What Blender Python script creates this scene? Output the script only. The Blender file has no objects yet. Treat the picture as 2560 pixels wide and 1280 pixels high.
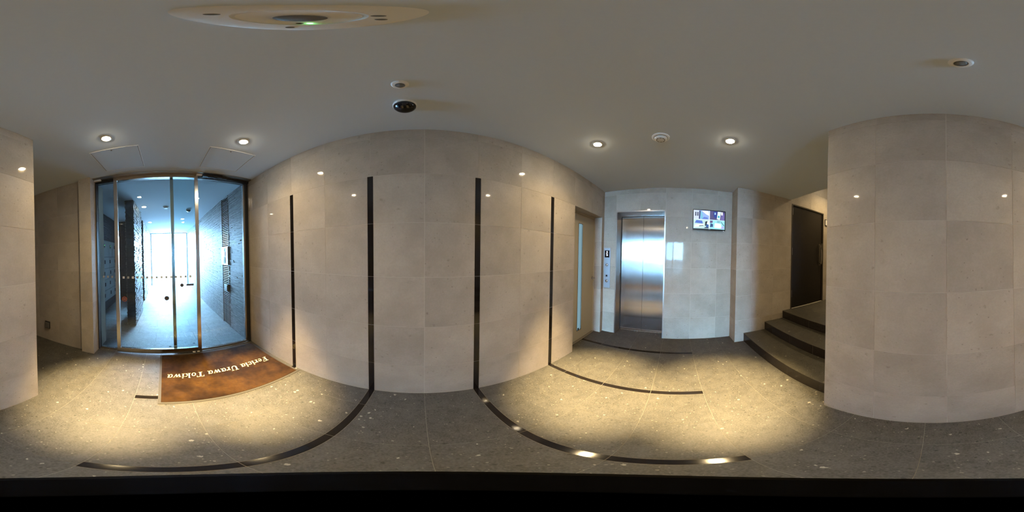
import bpy, math, random
from mathutils import Matrix, Vector
random.seed(7)
PI = math.pi
SC = bpy.context.scene
COL = SC.collection

# ------------------------------------------------------------------ camera
CAM_H, CEIL = 1.377, 2.480
cd = bpy.data.cameras.new('panorama_camera')
cd.type = 'PANO'
try:
    cd.cycles.panorama_type = 'EQUIRECTANGULAR'
except Exception:
    cd.panorama_type = 'EQUIRECTANGULAR'
cd.clip_start = 0.01
cam = bpy.data.objects.new('panorama_camera', cd)
COL.objects.link(cam)
RIGHT = (0.84389878, -0.53634343, 0.01306001)
FWD = (0.53650155, 0.84369107, -0.01874740)
UP = (-0.00096357, 0.02282763, 0.99973895)
cam.matrix_world = Matrix(((RIGHT[0], UP[0], -FWD[0], 0), (RIGHT[1], UP[1], -FWD[1], 0),
                           (RIGHT[2], UP[2], -FWD[2], CAM_H), (0, 0, 0, 1)))
SC.camera = cam

# ------------------------------------------------------------------ world, exposure
SKY_STRENGTH = 80.0
SKY_COLOR = (0.42, 0.68, 1.0, 1)
world = bpy.data.worlds.new('overcast_sky')
SC.world = world
world.use_nodes = True
bg = world.node_tree.nodes['Background']
bg.inputs['Color'].default_value = SKY_COLOR
bg.inputs['Strength'].default_value = SKY_STRENGTH
SC.view_settings.view_transform = 'Standard'
SC.view_settings.look = 'None'
SC.view_settings.exposure = 0.58
SC.view_settings.gamma = 1.0
SC.view_settings.use_curve_mapping = False
SC.cycles.max_bounces = 10
SC.cycles.diffuse_bounces = 6
SC.cycles.glossy_bounces = 5
SC.cycles.transparent_max_bounces = 16
SC.cycles.caustics_reflective = False
SC.cycles.caustics_refractive = False
SC.cycles.sample_clamp_indirect = 6.0
SC.cycles.use_denoising = True

LAMP_COLOR = (1.0, 0.71, 0.33)
SPOT_W = 1200.0        # beam of one lobby downlight
SPILL_W = 38.0        # wide spill of one lobby downlight
DISC_E = 260.0         # luminous face of one lobby downlight

# ------------------------------------------------------------------ materials
def new_mat(name):
    m = bpy.data.materials.new(name)
    m.use_nodes = True
    nt = m.node_tree
    return m, nt, nt.nodes['Principled BSDF'], nt.links

def val(nt, op, a, b=None, clamp=False):
    n = nt.nodes.new('ShaderNodeMath'); n.operation = op; n.use_clamp = clamp
    for i, x in enumerate((a, b)):
        if x is None: continue
        if isinstance(x, (int, float)): n.inputs[i].default_value = x
        else: nt.links.new(x, n.inputs[i])
    return n.outputs[0]

def mixc(nt, fac, a, b):
    n = nt.nodes.new('ShaderNodeMix'); n.data_type = 'RGBA'
    for sock, x in ((n.inputs[0], fac), (n.inputs[6], a), (n.inputs[7], b)):
        if isinstance(x, tuple): sock.default_value = x + (1,) if len(x) == 3 else x
        elif isinstance(x, (int, float)): sock.default_value = x
        else: nt.links.new(x, sock)
    return n.outputs[2]

def coords(nt, shuffle=0.0, scale=(1, 1, 1)):
    g = nt.nodes.new('ShaderNodeNewGeometry')
    out = g.outputs['Position']
    if shuffle:
        oi = nt.nodes.new('ShaderNodeObjectInfo')
        r = val(nt, 'MULTIPLY', oi.outputs['Random'], shuffle)
        a = nt.nodes.new('ShaderNodeVectorMath'); a.operation = 'ADD'
        nt.links.new(out, a.inputs[0]); nt.links.new(r, a.inputs[1])
        out = a.outputs[0]
    if scale != (1, 1, 1):
        a = nt.nodes.new('ShaderNodeVectorMath'); a.operation = 'MULTIPLY'
        nt.links.new(out, a.inputs[0]); a.inputs[1].default_value = scale
        out = a.outputs[0]
    return out

def noise(nt, vec, scale, detail=4, rough=0.55):
    n = nt.nodes.new('ShaderNodeTexNoise')
    n.inputs['Scale'].default_value = scale
    n.inputs['Detail'].default_value = detail
    n.inputs['Roughness'].default_value = rough
    nt.links.new(vec, n.inputs['Vector'])
    return n.outputs['Fac']

def ramp(nt, fac, lo, hi):
    n = nt.nodes.new('ShaderNodeMapRange'); n.interpolation_type = 'SMOOTHSTEP'
    n.inputs['From Min'].default_value = lo; n.inputs['From Max'].default_value = hi
    nt.links.new(fac, n.inputs['Value'])
    return n.outputs[0]

def specks(nt, vec, scale, share, size, edge=18.0):
    """mask of scattered chips: a share of the voronoi cells, each shrunk to a blob"""
    v = nt.nodes.new('ShaderNodeTexVoronoi')
    v.inputs['Scale'].default_value = scale
    w = nt.nodes.new('ShaderNodeTexNoise'); w.inputs['Scale'].default_value = scale * 1.7; w.inputs['Detail'].default_value = 3
    nt.links.new(vec, w.inputs['Vector'])
    o = nt.nodes.new('ShaderNodeVectorMath'); o.operation = 'MULTIPLY_ADD'
    nt.links.new(w.outputs['Color'], o.inputs[0]); o.inputs[1].default_value = (0.9 / scale,) * 3
    nt.links.new(vec, o.inputs[2])
    nt.links.new(o.outputs[0], v.inputs['Vector'])
    sep = nt.nodes.new('ShaderNodeSeparateColor'); nt.links.new(v.outputs['Color'], sep.inputs[0])
    pick = val(nt, 'GREATER_THAN', sep.outputs[0], 1 - share)
    sz = val(nt, 'MULTIPLY', sep.outputs[1], size)
    d = val(nt, 'SUBTRACT', sz, v.outputs['Distance'])
    blob = val(nt, 'MULTIPLY', d, edge, True)
    return val(nt, 'MULTIPLY', pick, blob)

def bump(nt, bs, height, strength, dist=0.002):
    b = nt.nodes.new('ShaderNodeBump')
    b.inputs['Strength'].default_value = strength; b.inputs['Distance'].default_value = dist
    nt.links.new(height, b.inputs['Height']); nt.links.new(b.outputs[0], bs.inputs['Normal'])

def plain(name, color, rough=0.5, metal=0.0, spread=0.06, nscale=25, spec=0.5):
    m, nt, bs, L = new_mat(name)
    vec = coords(nt)
    f = noise(nt, vec, nscale, 3)
    lo = tuple(c * (1 - spread) for c in color); hi = tuple(min(1, c * (1 + spread)) for c in color)
    L.new(mixc(nt, f, lo, hi), bs.inputs['Base Color'])
    bs.inputs['Roughness'].default_value = rough
    bs.inputs['Metallic'].default_value = metal
    bs.inputs['Specular IOR Level'].default_value = spec
    return m

def emit(name, color, strength):
    m, nt, bs, L = new_mat(name)
    bs.inputs['Base Color'].default_value = (0.02, 0.02, 0.02, 1)
    bs.inputs['Emission Color'].default_value = color + (1,)
    bs.inputs['Emission Strength'].default_value = strength
    return m

def limestone():
    m, nt, bs, L = new_mat('polished_beige_limestone')
    v = coords(nt, 23.0)
    cloud = ramp(nt, noise(nt, v, 3.2, 5, 0.6), 0.3, 0.72)
    col = mixc(nt, cloud, (0.465, 0.415, 0.355), (0.575, 0.523, 0.458))
    fine = ramp(nt, noise(nt, v, 70, 3, 0.7), 0.3, 0.7)
    col = mixc(nt, val(nt, 'MULTIPLY', fine, 0.22), col, (0.36, 0.31, 0.255))
    blot = ramp(nt, noise(nt, v, 9, 4, 0.65), 0.62, 0.78)
    col = mixc(nt, val(nt, 'MULTIPLY', blot, 0.45), col, (0.33, 0.285, 0.23))
    s = specks(nt, v, 24, 0.18, 0.36, 5.0)
    col = mixc(nt, val(nt, 'MULTIPLY', s, 0.36), col, (0.23, 0.185, 0.135))
    s2 = specks(nt, v, 60, 0.13, 0.36, 8.0)
    col = mixc(nt, val(nt, 'MULTIPLY', s2, 0.42), col, (0.19, 0.155, 0.12))
    oi = nt.nodes.new('ShaderNodeObjectInfo')
    hsv = nt.nodes.new('ShaderNodeHueSaturation')
    L.new(col, hsv.inputs['Color'])
    L.new(val(nt, 'ADD', val(nt, 'MULTIPLY', oi.outputs['Random'], 0.15), 0.93), hsv.inputs['Value'])
    L.new(hsv.outputs[0], bs.inputs['Base Color'])
    bs.inputs['Roughness'].default_value = 0.05
    bs.inputs['IOR'].default_value = 1.45
    bs.inputs['Specular IOR Level'].default_value = 0.22
    bump(nt, bs, noise(nt, v, 1.6, 1), 0.05, 0.004)
    return m

def granite(name, lo, hi, rough, chip=0.75):
    m, nt, bs, L = new_mat(name)
    v = coords(nt, 17.0)
    f = ramp(nt, noise(nt, v, 11, 6, 0.75), 0.33, 0.68)
    col = mixc(nt, f, lo, hi)
    fine = ramp(nt, noise(nt, v, 130, 2, 0.6), 0.35, 0.66)
    col = mixc(nt, val(nt, 'MULTIPLY', fine, 0.4), col, tuple(c * 1.9 for c in hi))
    d = specks(nt, v, 46, 0.28, 0.38)
    col = mixc(nt, val(nt, 'MULTIPLY', d, 0.7), col, tuple(c * 0.45 for c in lo))
    w = specks(nt, v, 38, 0.045, 0.42)
    col = mixc(nt, val(nt, 'MULTIPLY', w, chip), col, (0.60, 0.56, 0.47))
    w2 = specks(nt, v, 17, 0.022, 0.24)
    col = mixc(nt, val(nt, 'MULTIPLY', w2, chip), col, (0.68, 0.63, 0.53))
    w3 = specks(nt, v, 85, 0.11, 0.44)
    col = mixc(nt, val(nt, 'MULTIPLY', w3, chip * 0.6), col, (0.50, 0.46, 0.38))
    L.new(col, bs.inputs['Base Color'])
    bs.inputs['Roughness'].default_value = rough
    bump(nt, bs, noise(nt, v, 220, 2), 0.06, 0.001)
    return m

def brushed(name, color, rough, aniso, tangent):
    m, nt, bs, L = new_mat(name)
    v = coords(nt, 0, (400, 400, 3) if aniso else (30, 30, 30))
    f = noise(nt, v, 1.0, 3)
    L.new(mixc(nt, f, tuple(c * 0.93 for c in color), color), bs.inputs['Base Color'])
    bs.inputs['Metallic'].default_value = 1.0
    bs.inputs['Roughness'].default_value = rough
    if aniso:
        bs.inputs['Anisotropic'].default_value = aniso
        cx = nt.nodes.new('ShaderNodeCombineXYZ')
        for i in range(3): cx.inputs[i].default_value = tangent[i]
        L.new(cx.outputs[0], bs.inputs['Tangent'])
    return m

def thin_glass(name, tint, rmin=0.06):
    m, nt, bs, L = new_mat(name)
    nt.nodes.remove(bs)
    out = nt.nodes['Material Output']
    tr = nt.nodes.new('ShaderNodeBsdfTransparent'); tr.inputs[0].default_value = tint + (1,)
    gl = nt.nodes.new('ShaderNodeBsdfGlossy'); gl.inputs['Roughness'].default_value = 0.0
    gl.inputs['Color'].default_value = (0.95, 0.97, 1, 1)
    fr = nt.nodes.new('ShaderNodeFresnel'); fr.inputs[0].default_value = 1.45
    mx = nt.nodes.new('ShaderNodeMixShader')
    L.new(fr.outputs[0], mx.inputs[0]); L.new(tr.outputs[0], mx.inputs[1]); L.new(gl.outputs[0], mx.inputs[2])
    L.new(mx.outputs[0], out.inputs['Surface'])
    return m

def mat_brown():
    m, nt, bs, L = new_mat('stained_brown_carpet')
    v = coords(nt)
    big = ramp(nt, noise(nt, v, 2.6, 4, 0.6), 0.36, 0.66)
    col = mixc(nt, big, (0.014, 0.007, 0.004), (0.088, 0.042, 0.010))
    mid = ramp(nt, noise(nt, v, 26, 4, 0.7), 0.3, 0.7)
    col = mixc(nt, val(nt, 'MULTIPLY', mid, 0.5), col, (0.028, 0.013, 0.006))
    fib = noise(nt, v, 420, 2)
    col = mixc(nt, val(nt, 'MULTIPLY', fib, 0.35), col, (0.02, 0.01, 0.005))
    L.new(col, bs.inputs['Base Color'])
    bs.inputs['Roughness'].default_value = 0.95
    bs.inputs['Specular IOR Level'].default_value = 0.1
    bump(nt, bs, noise(nt, v, 500, 2), 0.7, 0.003)
    return m

def stacked_stone(name, lo, hi):
    m, nt, bs, L = new_mat(name)
    v = coords(nt, 0, (1, 1, 6))
    f = ramp(nt, noise(nt, v, 9, 5, 0.7), 0.3, 0.7)
    L.new(mixc(nt, f, lo, hi), bs.inputs['Base Color'])
    bs.inputs['Roughness'].default_value = 0.55
    bump(nt, bs, noise(nt, coords(nt), 120, 3), 0.5, 0.003)
    return m

M = {}
M['lime'] = limestone()
M['grout'] = plain('pale_wall_grout', (0.66, 0.62, 0.55), 0.8)
M['fgrout'] = plain('pale_floor_grout', (0.24, 0.225, 0.19), 0.8)
M['granite'] = granite('flamed_grey_granite', (0.038, 0.037, 0.033), (0.073, 0.070, 0.062), 0.5, 0.5)
M['tread'] = granite('tread_grey_granite', (0.034, 0.032, 0.027), (0.062, 0.058, 0.048), 0.5, 0.35)
M['black_tile'] = plain('polished_black_granite', (0.012, 0.010, 0.010), 0.07, 0, 0.4, 160)
M['riser'] = plain('dark_riser_stone', (0.022, 0.017, 0.015), 0.25, 0, 0.4, 120)
M['ceil'] = plain('matt_ceiling_paint', (0.71, 0.79, 0.87), 0.85, 0, 0.02, 90)
M['white'] = plain('white_enamel', (0.86, 0.87, 0.87), 0.45, 0, 0.02)
M['trim'] = plain('white_lamp_trim', (0.90, 0.90, 0.89), 0.35, 0, 0.02)
M['grey'] = plain('grey_plastic', (0.16, 0.16, 0.155), 0.4)
M['dgrey'] = plain('charcoal_plastic', (0.03, 0.03, 0.03), 0.4)
M['black'] = plain('black_plastic', (0.008, 0.008, 0.010), 0.3)
M['gap'] = plain('black_rubber_and_gap_shade', (0.006, 0.006, 0.006), 0.7)  # rubber parts, and black fill painting the shade inside narrow gaps
M['dome'] = plain('smoked_dome', (0.006, 0.007, 0.010), 0.06, 0, 0.05)
M['steel'] = brushed('satin_stainless_steel', (0.62, 0.60, 0.58), 0.22, 0, None)
M['hsteel'] = brushed('header_bronze_steel', (0.38, 0.33, 0.28), 0.4, 0, None)
M['lift'] = brushed('hairline_elevator_steel', (0.60, 0.60, 0.61), 0.21, 1.0, (0, 1, 0))
M['jamb'] = brushed('jamb_steel', (0.50, 0.44, 0.40), 0.33, 0, None)
M['panel'] = brushed('call_panel_steel', (0.66, 0.69, 0.76), 0.38, 0, None)
M['glass'] = thin_glass('clear_door_glass', (0.86, 0.95, 0.97))
M['sticker'] = plain('grey_film_square', (0.30, 0.32, 0.33), 0.6)
M['sticker2'] = plain('pale_film_square', (0.62, 0.64, 0.65), 0.6)
M['dsticker'] = plain('dark_round_sticker', (0.07, 0.07, 0.09), 0.5)
M['rsticker'] = plain('red_sticker_ring', (0.45, 0.09, 0.05), 0.5)
M['door_paint'] = plain('cream_door_paint', (0.56, 0.51, 0.42), 0.42, 0, 0.03)
M['frost'] = emit('glowing_frosted_glass', (0.36, 0.62, 0.74), 0.36)  # pane's own glow stands in for the daylight behind the slit
M['bdoor'] = plain('black_brown_door_film', (0.012, 0.009, 0.006), 0.28, 0, 0.5, 30)
M['bframe'] = plain('dark_bronze_frame', (0.06, 0.05, 0.035), 0.35)
M['mat'] = mat_brown()
M['rubber'] = plain('mat_rubber_edge', (0.060, 0.055, 0.048), 0.8)
M['cream'] = plain('cream_lettering', (0.82, 0.70, 0.42), 0.8)
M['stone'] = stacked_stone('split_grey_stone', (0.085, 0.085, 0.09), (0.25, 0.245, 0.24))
M['stone_d'] = stacked_stone('split_dark_and_shaded_stone', (0.03, 0.03, 0.034), (0.075, 0.075, 0.08))  # darker copy of the split stone, also carries shade of backlit end faces
M['vfloor'] = granite('pale_porch_stone', (0.15, 0.155, 0.16), (0.22, 0.225, 0.225), 0.6, 0.1)
M['vfloor'].node_tree.nodes['Principled BSDF'].inputs['Specular IOR Level'].default_value = 0.25
M['vgrout'] = plain('dark_porch_joint', (0.03, 0.03, 0.03), 0.8)
M['slat'] = plain('graphite_slat', (0.035, 0.038, 0.045), 0.35, 0.0)
M['mail'] = plain('silver_mailbox_enamel', (0.34, 0.36, 0.36), 0.35, 0.1)
M['pave'] = plain('pale_pavement', (0.45, 0.45, 0.44), 0.8, 0, 0.1, 4)
M['led_green'] = emit('green_led', (0.25, 1.0, 0.30), 3.0)
M['digit'] = emit('lit_white_digit', (0.9, 0.95, 1.0), 1.4)
M['display'] = plain('dark_display_glass', (0.006, 0.008, 0.02), 0.12)
M['frame_grey'] = plain('grey_gate_frame', (0.30, 0.31, 0.31), 0.5)
M['lamp'] = emit('warm_lamp_face', (1.0, 0.84, 0.58), DISC_E)
M['lamp_v'] = emit('porch_lamp_face', (1.0, 0.84, 0.62), 60.0)
M['stand'] = plain('matt_black_stand', (0.0025, 0.0025, 0.003), 0.8, spec=0.02)
M['stand_top'] = plain('dark_grey_stand_cap', (0.008, 0.011, 0.011), 0.6, spec=0.1)
M['rsteel'] = brushed('handle_steel', (0.45, 0.42, 0.38), 0.3, 0, None)

# ------------------------------------------------------------------ geometry helpers
class G:
    def __init__(s): s.v = []; s.f = []; s.m = []
    def add(s, vs, fs, mi=0):
        b = len(s.v); s.v += [tuple(x) for x in vs]
        for f in fs: s.f.append(tuple(i + b for i in f)); s.m.append(mi)
        return s
    def box(s, x0, x1, y0, y1, z0, z1, mi=0):
        x0, x1 = min(x0, x1), max(x0, x1); y0, y1 = min(y0, y1), max(y0, y1); z0, z1 = min(z0, z1), max(z0, z1)
        return s.add([(x0, y0, z0), (x1, y0, z0), (x1, y1, z0), (x0, y1, z0), (x0, y0, z1), (x1, y0, z1), (x1, y1, z1), (x0, y1, z1)],
                     [(0, 3, 2, 1), (4, 5, 6, 7), (0, 1, 5, 4), (1, 2, 6, 5), (2, 3, 7, 6), (3, 0, 4, 7)], mi)
    def lathe(s, c, axis, prof, n=32, mi=0):
        """prof: (radius, distance along axis); closed with caps where the radius is > 0 at the ends"""
        c = Vector(c); ax = Vector(axis).normalized()
        a = ax.orthogonal().normalized(); b = ax.cross(a)
        vs, fs = [], []
        for r, t in prof:
            for k in range(n):
                q = 2 * PI * k / n
                vs.append(c + ax * t + (a * math.cos(q) + b * math.sin(q)) * r)
        for i in range(len(prof) - 1):
            for k in range(n):
                fs.append((i * n + k, i * n + (k + 1) % n, (i + 1) * n + (k + 1) % n, (i + 1) * n + k))
        if prof[0][0] > 1e-6: fs.append(tuple(range(n))[::-1])
        if prof[-1][0] > 1e-6: fs.append(tuple((len(prof) - 1) * n + k for k in range(n)))
        return s.add(vs, fs, mi)
    def tube(s, pts, r, n=10, mi=0):
        pts = [Vector(p) for p in pts]; vs, fs = [], []
        for i, p in enumerate(pts):
            d = (pts[min(i + 1, len(pts) - 1)] - pts[max(i - 1, 0)]).normalized()
            a = d.orthogonal().normalized() if abs(d.z) > 0.9 else d.cross(Vector((0, 0, 1))).normalized()
            b = d.cross(a)
            for k in range(n):
                q = 2 * PI * k / n; vs.append(p + (a * math.cos(q) + b * math.sin(q)) * r)
        for i in range(len(pts) - 1):
            for k in range(n):
                fs.append((i * n + k, i * n + (k + 1) % n, (i + 1) * n + (k + 1) % n, (i + 1) * n + k))
        fs += [tuple(range(n))[::-1], tuple((len(pts) - 1) * n + k for k in range(n))]
        return s.add(vs, fs, mi)

WL = {}          # world location of every object built here
def link(o, parent, loc):
    COL.objects.link(o)
    if parent is not None:
        o.parent = parent
        p = WL[parent.name]; o.location = (loc[0] - p[0], loc[1] - p[1], loc[2] - p[2])
    else:
        o.location = loc
    WL[o.name] = tuple(loc)
    return o

def obj(name, g, mat, parent=None, smooth=False, bevel=0.0, loc=None):
    lo = [min(v[i] for v in g.v) for i in range(3)]; hi = [max(v[i] for v in g.v) for i in range(3)]
    c = loc or ((lo[0] + hi[0]) / 2, (lo[1] + hi[1]) / 2, (lo[2] + hi[2]) / 2)
    me = bpy.data.meshes.new(name)
    me.from_pydata([(v[0] - c[0], v[1] - c[1], v[2] - c[2]) for v in g.v], [], g.f)
    for mm in (mat if isinstance(mat, (list, tuple)) else [mat]):
        me.materials.append(M[mm])
    if len(me.materials) > 1:
        for p, i in zip(me.polygons, g.m): p.material_index = i
    if smooth:
        for p in me.polygons: p.use_smooth = True
        try: me.set_sharp_from_angle(angle=math.radians(40))
        except Exception: pass
    me.update()
    o = bpy.data.objects.new(name, me)
    if bevel:
        b = o.modifiers.new('edge', 'BEVEL'); b.width = bevel; b.segments = 2; b.limit_method = 'ANGLE'
    return link(o, parent, c)

def tag(o, label=None, cat=None, group=None, kind=None):
    if label: o['label'] = label
    if cat: o['category'] = cat
    if group: o['group'] = group
    if kind: o['kind'] = kind
    return o

def thing(name, loc, label, cat, group=None):
    o = bpy.data.objects.new(name, None)
    o.empty_display_size = 0.05
    return tag(link(o, None, loc), label, cat, group)

def struct(name, g, mat, label=None):
    o = obj(name, g, mat); o['kind'] = 'structure'
    if label: o['label'] = label
    return o

BOX = {}
def tile(name, x0, x1, y0, y1, z0, z1, mat, parent):
    """one rectangular piece; alike pieces share their mesh"""
    d = (round(x1 - x0, 4), round(y1 - y0, 4), round(z1 - z0, 4), mat)
    if min(d[:3]) <= 0: return None
    me = BOX.get(d)
    if me is None:
        g = G().box(-d[0] / 2, d[0] / 2, -d[1] / 2, d[1] / 2, -d[2] / 2, d[2] / 2)
        me = bpy.data.meshes.new(name); me.from_pydata(g.v, [], g.f); me.materials.append(M[mat]); me.update()
        BOX[d] = me
    o = bpy.data.objects.new(name, me)
    return link(o, parent, ((x0 + x1) / 2, (y0 + y1) / 2, (z0 + z1) / 2))

GAP, PROUD, THICK = 0.0012, 0.0014, 0.009
ROWS = [0.0] + [0.3936 + 0.4 * i for i in range(6)] + [CEIL]
SW = 0.0235      # half width of the black strips

def wall_tiles(parent, axis, face, sign, us, zs, skip=(), strips=(), mat='lime', name='wall_tile'):
    """tiles on a wall plane. axis 'x'|'y' is the wall normal, sign the side the room is on.
    us: joints along the wall, zs: joints up the wall; skip: openings (u0,u1,z0,z1); strips: u of black strips (z < 1.99)"""
    us = sorted(us)
    def put(nm, u0, u1, z0, z1, mt):
        for (a, b, c, d) in skip:
            if u0 >= a - 1e-4 and u1 <= b + 1e-4 and z0 >= c - 1e-4 and z1 <= d + 1e-4: return
        a, b = face, face - sign * THICK
        n0, n1 = min(a, b), max(a, b)
        u0 += GAP; u1 -= GAP; z0 += GAP if z0 > 0 else 0; z1 -= GAP
        if axis == 'y': tile(nm, u0, u1, n0, n1, z0, z1, mt, parent)
        else: tile(nm, n0, n1, u0, u1, z0, z1, mt, parent)
    for z0, z1 in zip(zs[:-1], zs[1:]):
        for u0, u1 in zip(us[:-1], us[1:]):
            a, b = u0, u1
            if z1 < 2.0:
                if any(abs(u0 - s) < 1e-3 for s in strips): a = u0 + SW
                if any(abs(u1 - s) < 1e-3 for s in strips): b = u1 - SW
            put(name, a, b, z0, z1, mat)
        if z1 < 2.0:
            for s in strips: put('strip_tile', s - SW, s + SW, z0, z1, 'black_tile')

# ------------------------------------------------------------------ dimensions of the place
FY = 1.174                    # front wall
RX = 2.478                    # elevator wall
BY = -0.881                   # back pier face
PXR, PXL = 0.664, -0.876      # back pier sides
SX = 2.240                    # stair wall
LX = -1.910                   # left recess wall
PIX = -1.855                  # left pier face
GX = -2.000                   # glass line
XO = 0.035                    # joint origin
UPC = 3.10                    # ceiling over the landing
END = -3.30                   # far ends of the two alcoves
DO0, DO1, DOZ = 1.635, 2.394, 1.9936      # cream door opening in the front wall
EL0, EL1, ELZ = 0.165, 0.961, 2.095       # elevator opening
VY = 1.135                    # porch right wall
VE = -7.65                    # porch end

# ------------------------------------------------------------------ shell
floor = struct('floor', G().box(GX - 0.08, 2.74, END, 1.33, -0.2, -PROUD), 'fgrout', 'grey speckled granite tile floor of the lobby')
STRIPX = [XO + 0.4 * k for k in (-3, -1, 1, 3, 5)]
xs = [GX - 0.08] + [XO + 0.4 * k for k in range(-5, 7)] + [2.70]
ys = [END] + [-0.24 + 0.4 * k for k in range(-7, 4)] + [1.315]
for x0, x1 in zip(xs[:-1], xs[1:]):
    for y0, y1 in zip(ys[:-1], ys[1:]):
        if x0 > PXL and x1 < PXR and y1 < BY: continue
        if x1 > PXL and y1 < -1.05: continue
        if y0 > FY - 0.02 and (x1 < DO0 or x0 > DO1): continue
        if x0 > RX and (y1 < EL0 or y0 > EL1): continue
        a, b = x0 + 0.0009, x1 - 0.0009
        if y0 > -0.25:
            if any(abs(x0 - s) < 1e-3 for s in STRIPX): a = x0 + SW + GAP
            if any(abs(x1 - s) < 1e-3 for s in STRIPX): b = x1 - SW - GAP
        tile('floor_tile', a, b, y0 + 0.0009, y1 - 0.0009, -THICK, 0, 'granite', floor)
for s in STRIPX:
    for y0, y1 in zip(ys[:-1], ys[1:]):
        if y0 < -0.25 or (y0 > FY - 0.02 and not (DO0 < s < DO1)): continue
        tile('strip_tile', s - SW + GAP, s + SW - GAP, y0 + GAP, y1 - GAP, -THICK, 0, 'black_tile', floor)

g = G().box(GX, 2.75, -1.9, 1.33, CEIL, UPC + 0.15).box(GX - 0.3, PXR, END, -1.9, CEIL, UPC + 0.15).box(PXR, SX + 0.3, END, -1.9, UPC, UPC + 0.15)
ceiling = struct('ceiling', g, 'ceil', 'flat grey-white painted ceiling of the lobby')

P2 = PROUD
wf = struct('wall_front', G().box(GX - 0.1, DO0, FY + P2, FY + 0.3, 0, CEIL).box(DO0, DO1, FY + P2, FY + 0.3, DOZ, CEIL)
            .box(DO1, 2.75, FY + P2, FY + 0.3, 0, CEIL), 'grout', 'long beige stone-tiled wall with four black vertical strips')
fu = [GX - 0.02] + [XO + 0.4 * k for k in range(-4, 5)] + [2.035, DO1, RX]
wall_tiles(wf, 'y', FY, -1, fu, ROWS, skip=[(DO0, DO1, 0, DOZ)], strips=STRIPX[:4])
for z0, z1 in zip(ROWS[:5], ROWS[1:6]):                       # reveals of the cream door
    tile('reveal_tile', DO1 - 0.0014, DO1 + 0.006, FY, FY + 0.13, z0 + GAP, z1 - GAP, 'lime', wf)
    tile('reveal_tile', DO0 - 0.006, DO0 + 0.0014, FY, FY + 0.13, z0 + GAP, z1 - GAP, 'lime', wf)
for u0, u1 in ((DO0, 2.035), (2.035, DO1)):
    tile('reveal_tile', u0 + GAP, u1 - GAP, FY, FY + 0.13, DOZ - 0.0014, DOZ + 0.006, 'lime', wf)

wr = struct('wall_right', G().box(RX + P2, 2.80, EL1, FY + P2, 0, CEIL).box(RX + P2, 2.80, EL0, EL1, ELZ, CEIL)
            .box(RX + P2, 2.80, -0.90, EL0, 0, CEIL), 'grout', 'beige polished stone wall around the elevator')
zr = sorted(ROWS + [ELZ])
wall_tiles(wr, 'x', RX, -1, [FY, EL1], ROWS)
wall_tiles(wr, 'x', RX, -1, [EL1, 0.563, EL0], [ELZ, 2.3936, CEIL])
wall_tiles(wr, 'x', RX, -1, [EL0, -0.235, -0.635, -0.875], ROWS)

SD0, SD1, SDZ0, SDZ1 = -2.83, -1.93, 0.438, 2.395              # black door opening in the stair wall
ws = struct('wall_stair_right', G().box(SX + P2, 2.80, -1.93, -0.875 - P2, 0, UPC).box(SX + P2, 2.80, SD0, SD1, SDZ1, UPC)
            .box(SX + P2, 2.80, SD0, SD1, 0, SDZ0).box(SX + P2, 2.80, END, SD0, 0, UPC), 'grout', 'beige stone wall rising beside the steps')
zs_up = ROWS[:-1] + [2.7936, UPC]
wall_tiles(ws, 'x', SX, -1, [-0.875, -1.13, -1.53, -1.93], ROWS)
wall_tiles(ws, 'x', SX, -1, [-1.93, -2.43, SD0], [SDZ1, 2.7936, UPC])
wall_tiles(ws, 'x', SX, -1, [SD0, -3.23, END], zs_up)
wall_tiles(ws, 'y', -0.875, 1, [SX, RX], ROWS)

wb = struct('wall_back', G().box(PXL + P2, PXR - P2, END, BY - P2, 0, CEIL), 'grout', 'broad beige stone-tiled pier facing the strip wall')
wall_tiles(wb, 'y', BY, 1, [PXL, -0.48, -0.08, 0.32, PXR], ROWS)
wall_tiles(wb, 'x', PXR, 1, [BY, -1.28, -1.68, -2.08, -2.48, -2.88, END], ROWS)
wall_tiles(wb, 'x', PXL, -1, [BY, -1.28, -1.68, -2.08, -2.48, -2.88, END], ROWS)

wl = struct('wall_left', G().box(-2.30, LX - P2, END, -1.05, 0, CEIL).box(-2.30, PIX - P2, -1.05, -0.878 - P2, 0, CEIL), 'grout',
            'beige stone wall of the dim recess beside the entrance')
wall_tiles(wl, 'x', LX, 1, [-1.05, -1.45, -1.85, -2.25, -2.65, -3.05, END], ROWS)
wall_tiles(wl, 'x', PIX, 1, [-1.05, -0.878], ROWS)
wall_tiles(wl, 'y', -0.878, 1, [GX - 0.02, PIX], ROWS)
wall_tiles(wl, 'y', -1.05, -1, [LX, PIX], ROWS)
wre = struct('wall_recess_end', G().box(LX, PXL, END - 0.2, END + 0.0, 0, CEIL), 'lime')
wse = struct('wall_stair_end', G().box(PXR, SX, END - 0.2, END + 0.0, 0, UPC), 'lime')

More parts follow.
